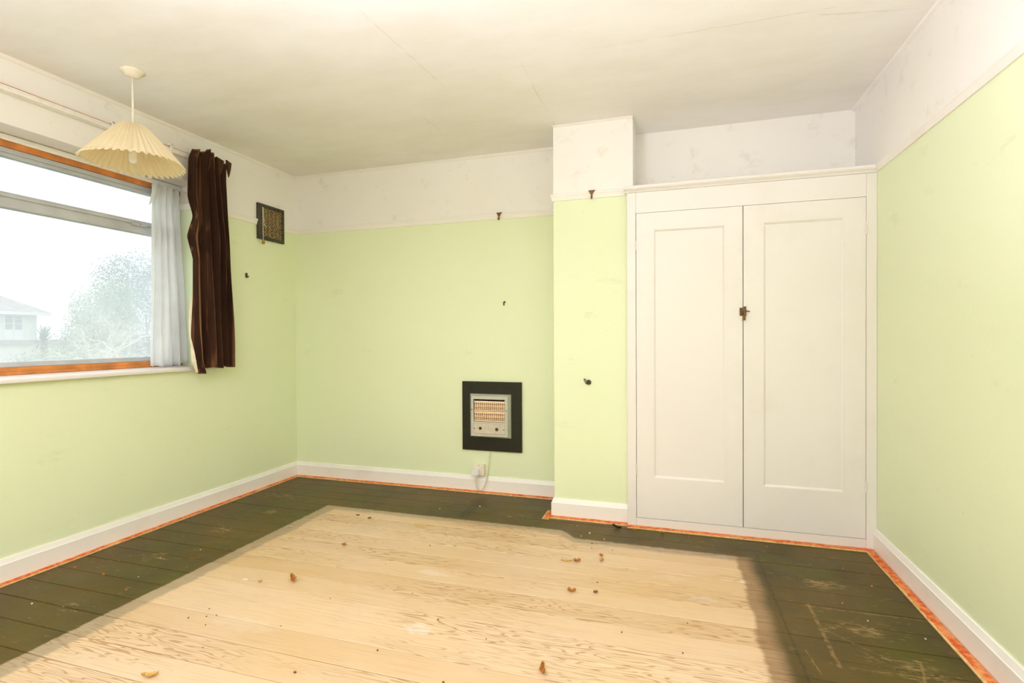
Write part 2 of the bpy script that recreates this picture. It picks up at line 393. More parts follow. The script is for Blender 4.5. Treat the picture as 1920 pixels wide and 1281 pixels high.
# ------------------------------------------------------------------ room shell
T = .12
bm = bmesh.new()
box(bm, -.27, 0, YR-T, WY0, 0, H); box(bm, -.27, 0, WY1, T, 0, H)
box(bm, -.27, 0, WY0, WY1, 0, WZ0); box(bm, -.27, 0, WY0, WY1, WZ1, H)
struct(obj('wall_left', bm, M['wall']), 'window wall on the left, lime green below the picture rail, dingy white above', 'wall')
struct(obj('wall_back', bx(0, W+T, 0, T, 0, H), M['wall']), 'lime green alcove wall behind the heater, white above the rail', 'wall')
struct(obj('wall_chimney_breast', bx(XL, XR, YB, 0, 0, H), M['wall']), 'narrow chimney breast beside the cupboard, lime green with white top', 'wall')
struct(obj('wall_recess', bx(XR, W, YREC, 0, 0, H), M['wall_clean']), 'pinkish white wall strip above the fitted cupboard', 'wall')
struct(obj('wall_right', bx(W, W+T, YR-T, 0, 0, H), M['wall']), 'pale lime green wall on the right with white frieze', 'wall')
struct(obj('wall_rear', bx(0, W, YR-T, YR, 0, H), M['wall_clean']), 'wall behind the viewpoint, lime green below white', 'wall')
struct(obj('ceiling', bx(-.27, W+T, YR-T, T, H, H+.1), M['ceiling']), 'cracked off-white plaster ceiling with yellowed patches', 'ceiling')

# floor: boards run along X, each its own plank
fl = obj('floor', bx(-.0, W, YR, 0, -.08, -.022), M['subfloor'])
struct(fl, 'bare wooden floorboards with a dark varnished border around the room', 'floor')
PW = .1316
rnd = random.Random(5)
plank_me = []
bm = bmesh.new(); v = box(bm, 0, W, 0, PW-.0030, -.022, 0)
pm = bpy.data.meshes.new('floor_plank')
bmesh.ops.bevel(bm, geom=[e for e in bm.edges if abs(e.verts[0].co.z) < 1e-6 and abs(e.verts[1].co.z) < 1e-6], offset=.0016, segments=1, affect='EDGES')
bmesh.ops.recalc_face_normals(bm, faces=bm.faces[:]); bm.to_mesh(pm); bm.free(); pm.materials.append(M['floor'])
y = -2.303+PW*18
kk = 0
while y > YR:
    ylo = y-PW
    if ylo < 0 and y <= .001+PW:
        o = bpy.data.objects.new('floor_plank', pm); COL.objects.link(o); o.parent = fl
        o.location = (0, ylo, rnd.uniform(-.0006, .0006))
        if y > 0: o.scale = (1, (0-ylo)/PW, 1)
        elif ylo < YR: o.scale = (1, (y-YR)/PW, 1); o.location.y = YR
    y -= PW; kk += 1

def rail_prof():   # (out from wall, z)
    return [(0, RZ0), (.007, RZ0), (.010, RZ0+.012), (.014, RZ0+.024), (.0175, RZ0+.030), (.0175, RZ1-.004), (.013, RZ1), (0, RZ1)]
def skirt_prof(h=.114, t=.0175):
    return [(0, 0), (t, 0), (t, h-.026), (t-.003, h-.022), (.007, h-.001), (0, h)]
def ceil_prof():
    return [(0, H), (.016, H), (.016, H-.005), (.006, H-.016), (0, H-.016)]
def run(name, prof, a, b, n, mat, ma=0, mb=0):
    """moulding along the wall line a-b (xy), wall normal n; ma/mb = mitre at the ends (+1 outside corner, -1 inside)"""
    a, b, n = Vector(a), Vector(b), Vector(n); d = (b-a).normalized()
    f = lambda p, s: (lambda o, z: (p+n*o+d*(s*o)).to_3d()+Vector((0, 0, z)))
    bm = bmesh.new(); prism(bm, prof, f(a, -ma), f(b, mb)); return obj(name, bm, mat)
tn = 0
def trim(prof, a, b, n, mat, label, ma=0, mb=0):
    global tn; tn += 1
    return struct(run('trim_%d' % tn, prof, a, b, n, mat, ma, mb), label, 'trim')
RP = rail_prof()
trim(RP, (0, 0), (0, -.146), (1, 0), M['trim'], 'short picture rail between the vent grille and the alcove corner', -1, 0)
trim(RP, (0, -.419), (0, WY1), (1, 0), M['trim'], 'picture rail on the window wall beside the brown curtain', 0, 0)
trim(RP, (0, WY1), (WX, WY1), (0, -1), M['trim'], 'picture rail return inside the window reveal', 0, 0)
trim(RP, (0, 0), (XL, 0), (0, -1), M['trim'], 'picture rail across the alcove wall', -1, -1)
trim(RP, (XL, 0), (XL, YB), (-1, 0), M['trim'], 'picture rail on the side of the chimney breast', -1, 1)
trim(RP, (XL, YB), (2.707, YB), (0, -1), M['trim'], 'picture rail across the chimney breast front', 1, 0)
trim(RP, (W, -.425), (W, YR), (-1, 0), M['trim'], 'picture rail along the right wall', 0, 0)
CP = ceil_prof()
trim(CP, (0, YR), (0, 0), (1, 0), M['trim'], 'thin ceiling bead above the window wall', 0, -1)
trim(CP, (0, 0), (XL, 0), (0, -1), M['trim'], 'thin ceiling bead above the alcove wall', -1, -1)
trim([(0, H), (.012, H), (.012, H-.004), (.004, H-.009), (0, H-.009)], (XL, YB), (XR, YB), (0, -1), M['trim'], 'thin ceiling bead above the chimney breast', 0, 0)
trim([(0, H), (.020, H), (.016, H-.008), (0, H-.014)], (W, YREC), (W, YR), (-1, 0), M['ceiling'], 'cracked plaster bead along the right ceiling edge', 0, 0)
SP = skirt_prof()
def base(side, a, b, n, label, ma=0, mb=0): return struct(run('baseboard_'+side, SP, a, b, n, M['skirt'], ma, mb), label, 'baseboard')
base('left', (0, YR), (0, 0), (1, 0), 'white skirting board under the window wall', 0, -1)
base('back', (0, 0), (XL, 0), (0, -1), 'white skirting board along the alcove wall', -1, -1)
base('breast_side', (XL, 0), (XL, YB), (-1, 0), 'white skirting board on the chimney breast side', -1, 1)
base('breast', (XL, YB), (2.707, YB), (0, -1), 'white skirting board on the chimney breast front', 1, 0)
base('right', (W, YC), (W, YR), (-1, 0), 'white skirting board along the right wall', 0, 0)

# carpet gripper strips with orange underlay residue
def gripper(x0, x1, y0, y1, label):
    rr = random.Random(label)
    t = Thing('carpet_gripper', ((x0+x1)/2, (y0+y1)/2, 0), label, 'gripper strip', 'carpet gripper strips around the floor edge')
    t.part('wood_strip', bx(x0, x1, y0, y1, .0006, .0052), M['ply'])
    bm = bmesh.new(); lx, ly = x1-x0, y1-y0; along = ly > lx; n = max(3, int(max(lx, ly)/.03))
    inner = []
    for i in range(n+1):
        u = i/n; e = rr.uniform(.10, .34)
        if along: inner.append((u, e))
        else: inner.append((u, e))
    # residue covers the wall side of the strip with a ragged edge
    def P(u, w, z):
        if along:
            wallside_right = label_side == 'r'
            X = x1-w*lx if wallside_right else x0+w*lx
            return (X, y0+u*ly, z)
        return (x0+u*lx, y1-w*ly, z)
    label_side = 'r' if x0 > 2 else 'l'
    A = [bm.verts.new(P(u, .0, .0050)) for u, e in inner]; B = [bm.verts.new(P(u, .0, .0075+rr.uniform(0, .002))) for u, e in inner]
    Cc = [bm.verts.new(P(u, 1-e, .0072+rr.uniform(0, .002))) for u, e in inner]; D = [bm.verts.new(P(u, 1-e+.03, .0050)) for u, e in inner]
    for i in range(n):
        for a, b in ((A, B), (B, Cc), (Cc, D), (D, A)): bm.faces.new((a[i], a[i+1], b[i+1], b[i]))
    bm.faces.new((A[0], B[0], Cc[0], D[0])); bm.faces.new((A[n], D[n], Cc[n], B[n]))
    t.part('underlay_residue', bm, M['orange'], label='torn orange foam stuck on the strip')
g = .0185
gripper(g, g+.032, YR, -.022, 'orange crusted gripper strip along the skirting under the window')
gripper(g+.034, XL-.02, -.056, -.0185, 'orange crusted gripper strip along the alcove skirting below the heater')
gripper(XL-.062, XL-.0195, -.44, -.29, 'short orange gripper strip at the chimney breast corner')
gripper(XL-.0185, 2.705, YB-.058, YB-.019, 'orange gripper strip in front of the chimney breast skirting')
gripper(2.708, W-.022, YC-.040, YC-.002, 'orange crusted gripper strip at the foot of the fitted cupboard')
gripper(W-.060, W-.0215, YR, YC-.045, 'broad orange gripper strip along the right wall skirting')

# ------------------------------------------------------------------ window
win = Thing('window_1', (WX, WY1, WZ0), 'wide window with brown timber surround, grey metal frame and hazy panes', 'window', kind='structure')
D0 = -.235
# timber surround
for nm, a in (('timber_head', (D0, WX, WY0, WY1, 2.072, WZ1)), ('timber_bottom_rail', (D0, WX, WY0, WY1, WZ0, .990)),
              ('side_jamb', (D0, WX, WY1-.035, WY1, .990, 2.072)), ('side_jamb', (D0, WX, WY0, WY0+.035, .990, 2.072))):
    win.part(nm, bx(*a), M['trim' if nm == 'side_jamb' else 'timber'], bevel=.003)
win.part('head_bead', bx(WX, WX+.012, WY0, WY1-.002, 2.103, 2.132), M['trim'], bevel=.003)
win.part('bottom_bead', bx(WX, WX+.010, WY0, WY1-.002, .953, .968), M['timber'], bevel=.003)
# metal frame
y0, y1 = WY0+.036, WY1-.036
for nm, a in (('metal_head', (WX-.045, WX-.004, y0, y1, 2.027, 2.071)), ('metal_bottom', (WX-.045, WX-.004, y0, y1, .992, 1.017)),
              ('metal_jamb', (WX-.045, WX-.005, y1-.04, y1, 1.018, 2.026)), ('metal_jamb', (WX-.045, WX-.005, y0, y0+.04, 1.018, 2.026))):
    win.part(nm, bx(*a), M['alu'], bevel=.003)
win.part('metal_head_lip', bx(WX-.003, WX+.006, y0, y1, 2.045, 2.052), M['alu'])
tr_ = win.part('transom', bx(WX-.05, WX+.004, y0+.041, y1-.041, 1.776, 1.852), M['alu'], bevel=.004)
win.part('transom_lip', bx(WX+.0045, WX+.014, y0+.041, y1-.041, 1.826, 1.840), M['alu'], bevel=.002)
bm = bmesh.new(); box(bm, WX+.0145, WX+.022, -1.255, -1.165, 1.815, 1.835); tube(bm, [(WX+.022, -1.21, 1.826), (WX+.040, -1.21, 1.828), (WX+.043, -1.24, 1.832), (WX+.043, -1.285, 1.838)], .005)
win.part('latch', bm, M['alu'], label='small metal window stay on the transom')
win.part('pane', bx(WX-.028, WX-.023, y0+.041, y1-.041, 1.018, 1.775), M['pane'], label='large hazy lower pane')
win.part('pane', bx(WX-.028, WX-.023, y0+.041, y1-.041, 1.853, 2.026), M['pane'], label='narrow upper pane')
# sill board with rounded nose and horns
bm = bmesh.new()
sp = [(WX, .9225), (.028, .9225), (.033, .926), (.034, .936), (.031, .944), (.024, .9485), (WX, .9525)]
prism(bm, sp, lambda a, b: (a, WY0+.001, b), lambda a, b: (a, WY1-.001, b))
sp2 = [(.0005, .9225), (.028, .9225), (.033, .926), (.034, .936), (.031, .944), (.024, .9485), (.0005, .949)]
prism(bm, sp2, lambda a, b: (a, WY1-.001, b), lambda a, b: (a, -.812, b))
win.part('window_sill', bm, M['cream'])

# curtain track on the wall above the window
ct = Thing('curtain_track', (0, -2, 2.27), 'long white curtain track fixed above the window', 'curtain track')
ct.part('rail', bx(.001, .026, -3.4, -.80, 2.272, 2.306), M['track'], bevel=.003)
ct.part('lip', bx(.0262, .042, -3.4, -.80, 2.274, 2.288), M['track'], bevel=.002)
ct.part('dust_line', bx(.001, .024, -3.4, -.80, 2.3062, 2.3090), M['timber'], label='brown dusty edge along the top of the track')
for yy in (-1.485, -1.14):
    bm = bmesh.new(); box(bm, .0425, .050, yy-.006, yy+.006, 2.252, 2.314); box(bm, .0265, .050, yy-.009, yy+.009, 2.3095, 2.318)
    ct.part('bracket', bm, M['plug'])

def interp(tab, z):
    for (z0, a), (z1, b) in zip(tab, tab[1:]):
        if z <= z0 and z >= z1:
            t = (z0-z)/(z0-z1); t = t*t*(3-2*t)*.5+t*.5; return a+(b-a)*t
    return tab[0][1] if z > tab[0][0] else tab[-1][1]
def curtain_mesh(nu, nv, zt, zb, yl, yr, xf, ys=None):
    bm = bmesh.new(); G = []
    for j in range(nv+1):
        v_ = j/nv; row = []
        for i in range(nu+1):
            u = i/nu; z = zt(u)+(zb(u)-zt(u))*v_
            a, b = interp(yl, z), interp(yr, z); dx, dy = xf(u, v_, z)
            if ys: a0 = interp(ys, z); dy += (a-a0)*(1-u)**5; a = a0
            row.append(bm.verts.new((dx, a+(b-a)*u+dy, z)))
        G.append(row)
    for j in range(nv):
        for i in range(nu): bm.faces.new((G[j][i], G[j][i+1], G[j+1][i+1], G[j+1][i]))
    return bm
def solid(o, th, off=0):
    s_ = o.modifiers.new('solid', 'SOLIDIFY'); s_.thickness = th; s_.offset = off
# brown velvet curtain: bunched in deep folds
cur = Thing('velvet_curtain', (.06, -.87, .92), 'dark brown velvet curtain bunched in folds at the window edge', 'curtain')
YLt = [(2.33, -1.035), (2.25, -1.064), (2.178, -1.068), (2.02, -1.073), (1.90, -1.041), (1.76, -1.098), (1.625, -1.044), (1.395, -1.046), (1.164, -1.056), (.994, -1.047), (.90, -1.005)]
YRt = [(2.33, -.778), (2.043, -.772), (1.672, -.755), (1.167, -.738), (.90, -.740)]
FOLDS = [(.0, -.2), (.10, .55), (.17, .2), (.25, -.9), (.36, .9), (.45, -.2), (.52, 1.0), (.60, -1.0), (.70, .8), (.78, -.6), (.86, .75), (.93, -.7), (1.0, -.25)]
def fold(u):
    for (a, p), (b, q) in zip(FOLDS, FOLDS[1:]):
        if a <= u <= b:
            t = (u-a)/(b-a); t = t*t*(3-2*t); return p+(q-p)*t
    return 0
def xf_brown(u, v_, z):
    uu = min(1, max(0, u+.022*math.sin(2.2*v_+u*4)*(.4+v_)-.006*math.sin(7*v_+u*3)))
    amp = .030+.028*min(1, v_*2.5)+.006*math.sin(v_*8+u*7)
    x = .098+amp*fold(uu)
    if v_ < .09: x += .012*math.sin(u*23)*(1-v_/.09)
    x += .02*math.exp(-((z-1.76)/.08)**2)*(1-u)**3
    return max(x, .038), .006*math.sin(u*25+v_*5)
ztop = lambda u: 2.312+.020*(1-abs(2*u-.7))+(.012 if .30 < u < .55 else 0)-.018*(u > .82)
zbot = lambda u: (.905 if u < .16 else .938+.006*math.sin(u*17)) if u < .20 else .940+.006*math.sin(u*19)
if True:
    YS = [(2.34, -1.035), (2.2, -1.05), (1.3, -1.05), (.89, -1.03)]
bm = curtain_mesh(140, 90, ztop, zbot, YLt, YRt, xf_brown, YS)
c1 = cur.part('velvet', bm, M['velvet'], smooth=True); solid(c1, .004, -1)
bm = curtain_mesh(10, 60, lambda u: 1.38, lambda u: .912, [(z, y_-.012*max(0, min(1, (1.55-z)/.4))) for z, y_ in YLt], [(z, y_+.020) for z, y_ in YLt],
                  lambda u, v_, z: (max(.030, xf_brown(.02+u*.05, v_, z)[0]-.014), 0))
c2 = cur.part('lining', bm, M['lining'], smooth=True, label='cream lining showing along the edge'); solid(c2, .002, -1)
# pinch pleat tabs at the heading
for i, (yy, w_) in enumerate(((-.93, .030), (-.845, .035), (-.785, .025))):
    bm = bmesh.new()
    prism(bm, [(-w_, 2.322), (w_*.9, 2.310), (w_*.6, 2.262), (-.004, 2.205), (-w_*.8, 2.27)], lambda a, b: (.098+.01*i, yy+a, b), lambda a, b: (.108+.01*i, yy+a*.9, b))
    cur.part('heading_pleat', bm, M['velvet'], bevel=.004)
# pale lining-cloth curtain inside the reveal
net = Thing('pale_curtain', (-.07, -1.07, .955), 'limp grey-white curtain hanging against the window frame inside the reveal', 'curtain')
NL = [(2.08, -1.168), (1.9, -1.176), (1.568, -1.178), (.95, -1.192)]
NR = [(2.08, -1.004), (1.765, -.986), (1.388, -.960), (.95, -.938)]
def xf_net(u, v_, z):
    a = .012+.014*v_
    x = -.078+a*math.sin(u*27+1.2*math.sin(v_*2.5)+.6)+.006*math.sin(u*61+v_*4)
    if v_ < .12: x += .010*math.sin(u*47)*(1-v_/.12)
    return x, .007*math.sin(u*27+2.0+v_)
bm = curtain_mesh(110, 50, lambda u: 2.094-.010*abs(math.sin(u*9)), lambda u: .958+.004*math.sin(u*14)+(.012 if u > .78 else 0), NL, NR, xf_net)
c3 = net.part('cloth', bm, M['net'], smooth=True); solid(c3, .0025, 0)
bm = bmesh.new()
for p in ((-1.175, 2.05, -1.200, 1.94),):
    prism(bm, [(p[0], p[1]), (p[0]+.05, p[1]+.01), (p[0]+.02, p[1]-.06), (p[2], p[3])], lambda a, b: (-.060, a, b), lambda a, b: (-.066, a, b))
net.part('loose_corner', bm, M['net'])
net.part('curtain_wire', (lambda b_: (tube(b_, [(-.09, -3.0, 2.096), (-.09, -1.6, 2.090), (-.085, -.92, 2.088)], .0035, 6), b_)[1])(bmesh.new()), M['track'])
for yy in (-1.13, -1.08, -1.03, -.985):
    bm = bmesh.new(); ring = [(-.087, yy+.011*math.cos(q), 2.079+.012*math.sin(q)) for q in (2*math.pi*i/12 for i in range(12))]
    tube(bm, ring, .0017, 5, closed=True); net.part('curtain_ring', bm, M['iron'])

# ------------------------------------------------------------------ vent grille on the window wall
V = Thing('vent_grille', (0, -.283, 1.875), 'dark ornamental iron vent grille set across the picture rail', 'vent')
VY0, VY1, VZ0, VZ1 = -.419, -.147, 1.875, 2.143
V.part('back_plate', bx(.0005, .004, VY0+.005, VY1-.005, VZ0+.005, VZ1-.005), M['dark'])
bm = bmesh.new(); fw_ = .022
for a in ((VY0, VY1, VZ0, VZ0+fw_), (VY0, VY1, VZ1-fw_, VZ1), (VY0, VY0+.040, VZ0+fw_, VZ1-fw_), (VY1-fw_, VY1, VZ0+fw_, VZ1-fw_)):
    box(bm, .0005, .020, *a)
V.part('frame', bm, M['vent_frame'], bevel=.003)
bm = bmesh.new(); a0, a1, b0, b1 = VY0+.042, VY1-fw_, VZ0+fw_, VZ1-fw_; n = 5
sy, sz = (a1-a0)/n, (b1-b0)/n
def ring_(cy, cz, r, t_):
    tube(bm, [(.011, cy+r*math.cos(q), cz+r*math.sin(q)) for q in (2*math.pi*i/12 for i in range(12))], t_, 5, closed=True)
for i in range(n):
    for j in range(n):
        cy, cz = a0+(i+.5)*sy, b0+(j+.5)*sz
        ring_(cy, cz, sy*.46, .0026)
        if (i+j) % 2: ring_(cy, cz, sy*.18, .0024)
        else:
            for s_ in (-1, 1): tube(bm, [(.010, cy-sy*.4, cz-s_*sz*.4), (.010, cy+sy*.4, cz+s_*sz*.4)], .0022, 5)
for i in range(1, n):
    for j in range(1, n): lathe(bm, [(.0001, .006), (.006, .008), (.004, .014), (.0001, .016)], (0, a0+i*sy, b0+j*sz), 'X', 8, cap=False)
V.part('fretwork', bm, M['vent_fret'])
V.part('pull_cord', (lambda b_: (tube(b_, [(.023, -.380, 2.118), (.0245, -.3795, 2.0), (.024, -.377, 1.885), (.024, -.376, 1.868)], .0022, 6), tube(b_, [(.023, -.372, 2.115), (.025, -.369, 2.02), (.024, -.364, 1.985), (.023, -.350, 1.972)], .002, 6), b_)[2])(bmesh.new()), M['cord'])
bm = bmesh.new(); lathe(bm, [(.001, 1.836), (.009, 1.840), (.012, 1.850), (.009, 1.862), (.004, 1.868), (.001, 1.869)], (.0245, -.376, 0), 'Z', 14, cap=False)
V.part('pull_knob', bm, M['knob'], smooth=True)

# ------------------------------------------------------------------ pendant light
PX, PY = .425, -1.660
P_ = Thing('pendant_light', (PX, PY, H), 'pleated cream fabric pendant shade hanging on ivory flex by the window', 'lamp')
bm = bmesh.new(); lathe(bm, [(.052, H-.0005), (.053, H-.006), (.040, H-.012), (.033, H-.026), (.020, H-.031), (.006, H-.032)], (PX, PY, 0), 'Z', 28)
P_.part('ceiling_rose', bm, M['ivory'], smooth=True)
bm = bmesh.new(); tube(bm, [(PX, PY, H-.030), (PX+.001, PY, 2.30), (PX, PY, 2.165)], .0048, 10)
P_.part('flex', bm, M['cord'], smooth=True)
bm = bmesh.new(); NP = 44; rows = 12; G = []
for j in range(rows+1):
    t = j/rows; r0 = .052+(.212-.052)*(t**.92); z = 2.180-.185*t
    row = []
    for i in range(NP*4):
        q = 2*math.pi*i/(NP*4); ph = (i % 4)/4
        s_ = math.sin(2*math.pi*i/4+.3)
        r = r0*(1+.004*math.sin(q*3))+(.0035+.0065*t)*(1 if i % 4 in (0, 1) else -1)*(.6 if i % 2 else 1)
        row.append(bm.verts.new((PX+r*math.cos(q), PY+r*math.sin(q), z-.006*t*(1 if i % 4 in (0, 1) else -1)+.004*math.sin(q*2+1)*t)))
    G.append(row)
for A, B in zip(G, G[1:]):
    for i in range(NP*4): bm.faces.new((A[i], A[(i+1) % (NP*4)], B[(i+1) % (NP*4)], B[i]))
sh = P_.part('lamp_shade', bm, M['shade']); solid(sh, .0012, 0)
bm = bmesh.new()
tube(bm, [(PX+.205*math.cos(q), PY+.205*math.sin(q), 2.004) for q in (2*math.pi*i/48 for i in range(48))], .0018, 6, closed=True)
tube(bm, [(PX+.044*math.cos(q), PY+.044*math.sin(q), 2.172) for q in (2*math.pi*i/32 for i in range(32))], .0018, 6, closed=True)
for i in range(3):
    q = 2*math.pi*i/3+.5; tube(bm, [(PX+.018*math.cos(q), PY+.018*math.sin(q), 2.150), (PX+.044*math.cos(q), PY+.044*math.sin(q), 2.172)], .0016, 5)
P_.part('wire_frame', bm, M['cord'])
bm = bmesh.new(); lathe(bm, [(.006, 2.166), (.014, 2.160), (.019, 2.140), (.0195, 2.095), (.021, 2.090), (.021, 2.080)], (PX, PY, 0), 'Z', 20)
P_.part('lamp_holder', bm, M['plug'], smooth=True)
bm = bmesh.new(); lathe(bm, [(.013, 2.080), (.017, 2.068), (.019, 2.050), (.019, 2.012), (.017, 2.002), (.009, 1.996), (.001, 1.995)], (PX, PY, 0), 'Z', 20)
P_.part('bulb', bm, M['bulb'], smooth=True)

# ------------------------------------------------------------------ fitted cupboard
CX0, CX1 = 2.707, W-.0005
cb = Thing('fitted_cupboard', (3.34, YC, 0), 'built-in cream cupboard with two tall panelled doors', 'cupboard')
FT = .024
def cpart(nm, a, **kw): return cb.part(nm, bx(*a), M['cream'], bevel=.0015, **kw)
cpart('stile', (CX0, 2.758, YC, YB-.0005, 0, RZ0)); cpart('stile', (3.937, CX1, YC, YC+FT, 0, RZ0))
cpart('top_rail', (2.7585, 3.9365, YC, YC+FT, 1.8565, RZ0)); cpart('plinth', (2.7585, 3.9365, YC, YC+FT, .0, .0545))
bm = bmesh.new()
prism(bm, [(YC+FT, RZ0+.0005), (YC-.004, RZ0+.0005), (YC-.010, RZ0+.010), (YC-.020, RZ0+.016), (YC-.025, RZ0+.022), (YC-.025, 2.0135), (YC-.020, 2.0155), (YC+FT, 2.0155)], lambda a, b: (CX0-.016, a, b), lambda a, b: (CX1, a, b))
cb.part('cornice', bm, M['cream'])
cb.part('top_board', bx(XR+.001, CX1, YC+FT+.0005, YREC-.0005, 1.995, 2.0145), M['cream'])
cb.part('interior', bx(2.745, 3.975, YC+FT+.012, YC+FT+.02, .002, 1.99), M['dark'])
def door(x0, x1, px0, px1, z0=.0575, z1=1.8545, pz0=.296, pz1=1.756):
    bm = bmesh.new(); ya, yb = YC-.0005, YC+.022
    for a in ((x0, px0, z0, z1), (px1, x1, z0, z1), (px0, px1, z0, pz0), (px0, px1, pz1, z1)): box(bm, a[0], a[1], ya, yb, a[2], a[3])
    bmesh.ops.remove_doubles(bm, verts=bm.verts[:], dist=1e-5)
    d = cb.part('door', bm, M['cream'])
    obj('panel', bx(px0, px1, ya+.0095, yb, pz0, pz1), M['cream'], d)
    bm = bmesh.new()          # sunk bead around the panel, mitred
    pf = [(0, .0015), (.004, .0015), (.013, .0085), (.013, .0095), (0, .0095)]
    cs = [(px0, pz0), (px1, pz0), (px1, pz1), (px0, pz1)]; inn = [(1, 1), (-1, 1), (-1, -1), (1, -1)]
    for i in range(4):
        j = (i+1) % 4
        prism(bm, pf, lambda a, b, i=i: (cs[i][0]+inn[i][0]*a, ya+b, cs[i][1]+inn[i][1]*a), lambda a, b, j=j: (cs[j][0]+inn[j][0]*a, ya+b, cs[j][1]+inn[j][1]*a))
    obj('panel_bead', bm, M['cream'], d)
    return d
d1 = door(2.7605, 3.3395, 2.857, 3.249); d2 = door(3.3435, 3.9345, 3.443, 3.836, pz0=.292, pz1=1.757)
for d_, xx, zz in ((d1, 2.7585, 1.665), (d1, 2.7585, .345), (d2, 3.9365, 1.690), (d2, 3.9365, .330)):
    bm = bmesh.new()
    for q in range(5): lathe(bm, [(.0045, zz-.030+q*.0122), (.0045, zz-.030+q*.0122+.0112)], (xx, YC-.004, 0), 'Z', 10)
    for q in (-1, 1): box(bm, *sorted((xx+q*.0005, xx+q*.009)), YC-.0025, YC-.0008, zz-.030, zz+.031)
    obj('hinge', bm, M['cream'], d_)
# turn latch between the doors
bm = bmesh.new(); box(bm, 3.3235, 3.3385, YC-.006, YC-.001, 1.243, 1.287); box(bm, 3.3255, 3.337, YC-.016, YC-.006, 1.247, 1.262); box(bm, 3.3255, 3.337, YC-.016, YC-.006, 1.268, 1.283)
obj('latch_keep', bm, M['brass'], d1, bevel=.0015)['label'] = 'brown metal latch keep'
bm = bmesh.new(); box(bm, 3.3445, 3.357, YC-.006, YC-.001, 1.240, 1.294)
lathe(bm, [(.0065, YC-.001), (.0065, YC-.020), (.004, YC-.024)], (3.351, 0, 1.269), 'Y', 14)
prism(bm, [(-.005, .006), (.005, .006), (.004, -.018), (.0085, -.052), (-.0085, -.052), (-.006, -.018)], lambda a, b: (3.349+a+b*.10, YC-.016, 1.268+b), lambda a, b: (3.349+a+b*.10, YC-.023, 1.268+b))
tube(bm, [(3.353, YC-.014, 1.268), (3.374, YC-.016, 1.266)], .0032, 8)
obj('turn_latch', bm, M['brass'], d2, bevel=.001)['label'] = 'old brass turn latch'

# ------------------------------------------------------------------ wall heater
ht = Thing('wall_heater', (1.71, -.01, .305), 'square radiant wall heater on a dark slate backboard low on the alcove wall', 'heater')
ht.part('backboard', bx(1.483, 1.937, -.020, -.0005, .304, .806), M['slate'], bevel=.002)
# sloped bezel around the opening
bm = bmesh.new()
yo, yi = -.0205, -.060
O = [(1.547, .4015), (1.860, .4015), (1.860, .717), (1.547, .717)]; F = [(1.570, .417), (1.845, .417), (1.845, .7045), (1.570, .7045)]; I = [(1.586, .433), (1.825, .433), (1.825, .6825), (1.586, .6825)]
L = [[bm.verts.new((x_, yy, z_)) for x_, z_ in pts] for pts, yy in ((O, yo), (F, yi), (I, yi), (I, -.030), (O, -.0206))]
for A, B in zip(L, L[1:]):
    for i in range(4): bm.faces.new((A[i], A[(i+1) % 4], B[(i+1) % 4], B[i]))
bz = ht.part('bezel', bm, M['bezel'])
ht.part('cavity', bx(1.578, 1.833, -.032, -.0215, .425, .690), M['dark'])
ht.part('divider_bar', bx(1.5865, 1.8245, -.0595, -.034, .5085, .520), M['bezel'], bevel=.0015)
cp = ht.part('control_plate', bx(1.5865, 1.8245, -.0605, -.050, .4345, .508), M['plate'], bevel=.001)
for xx, zz, r_ in ((1.640, .4735, .0095), (1.765, .4705, .0105)):
    bm = bmesh.new(); lathe(bm, [(r_*1.25, -.0606), (r_*1.25, -.063), (r_, -.064), (r_*.8, -.072), (.001, -.0725)], (xx, 0, zz), 'Y', 18)
    obj('control_knob', bm, M['iron'], cp)
    bm = bmesh.new(); tube(bm, [(xx+r_*1.25*math.cos(q), -.0618, zz+r_*1.25*math.sin(q)) for q in (2*math.pi*i/18 for i in range(18))], .0018, 6, closed=True)
    obj('knob_ring', bm, M['plate'], cp)
for xx, zz, pr in ((1.593, .472, cp), (1.8165, .468, cp), (1.5735, .606, bz), (1.8355, .606, bz)):
    bm = bmesh.new(); lathe(bm, [(.0042, -.0603), (.0042, -.0618), (.002, -.063)], (xx, 0, zz), 'Y', 10); obj('screw', bm, M['iron'], pr)
for zc in (.6335, .5585):        # two ceramic radiants, studded
    bm = bmesh.new(); x0, x1, h_ = 1.588, 1.823, .036
    box(bm, x0, x1, -.046, -.036, zc-h_, zc+h_)
    rad = ht.part('radiant', bm, M['ceramic_dark'], bevel=.006)
    bm = bmesh.new()
    for zz, hh in ((zc+h_-.0055, .005), (zc-h_+.004, .0035), (zc+.0003, .0016)): box(bm, x0+.001, x1-.001, -.0500, -.046, zz-hh, zz+hh)
    for zz in (zc+.0205, zc+.0075, zc-.0075, zc-.0205):
        for i in range(15):
            cx = x0+.010+i*(x1-x0-.020)/14
            A = [bm.verts.new((cx+sx*.0058, -.046, zz+sz_*.0050)) for sx, sz_ in ((-1, -1), (1, -1), (1, 1), (-1, 1))]
            B = [bm.verts.new((cx+sx*.0034, -.053, zz+sz_*.0030)) for sx, sz_ in ((-1, -1), (1, -1), (1, 1), (-1, 1))]
            for q in range(4): bm.faces.new((A[q], A[(q+1) % 4], B[(q+1) % 4], B[q]))
            bm.faces.new(B); bm.faces.new(A[::-1])
    obj('studs', bm, M['ceramic'], rad)
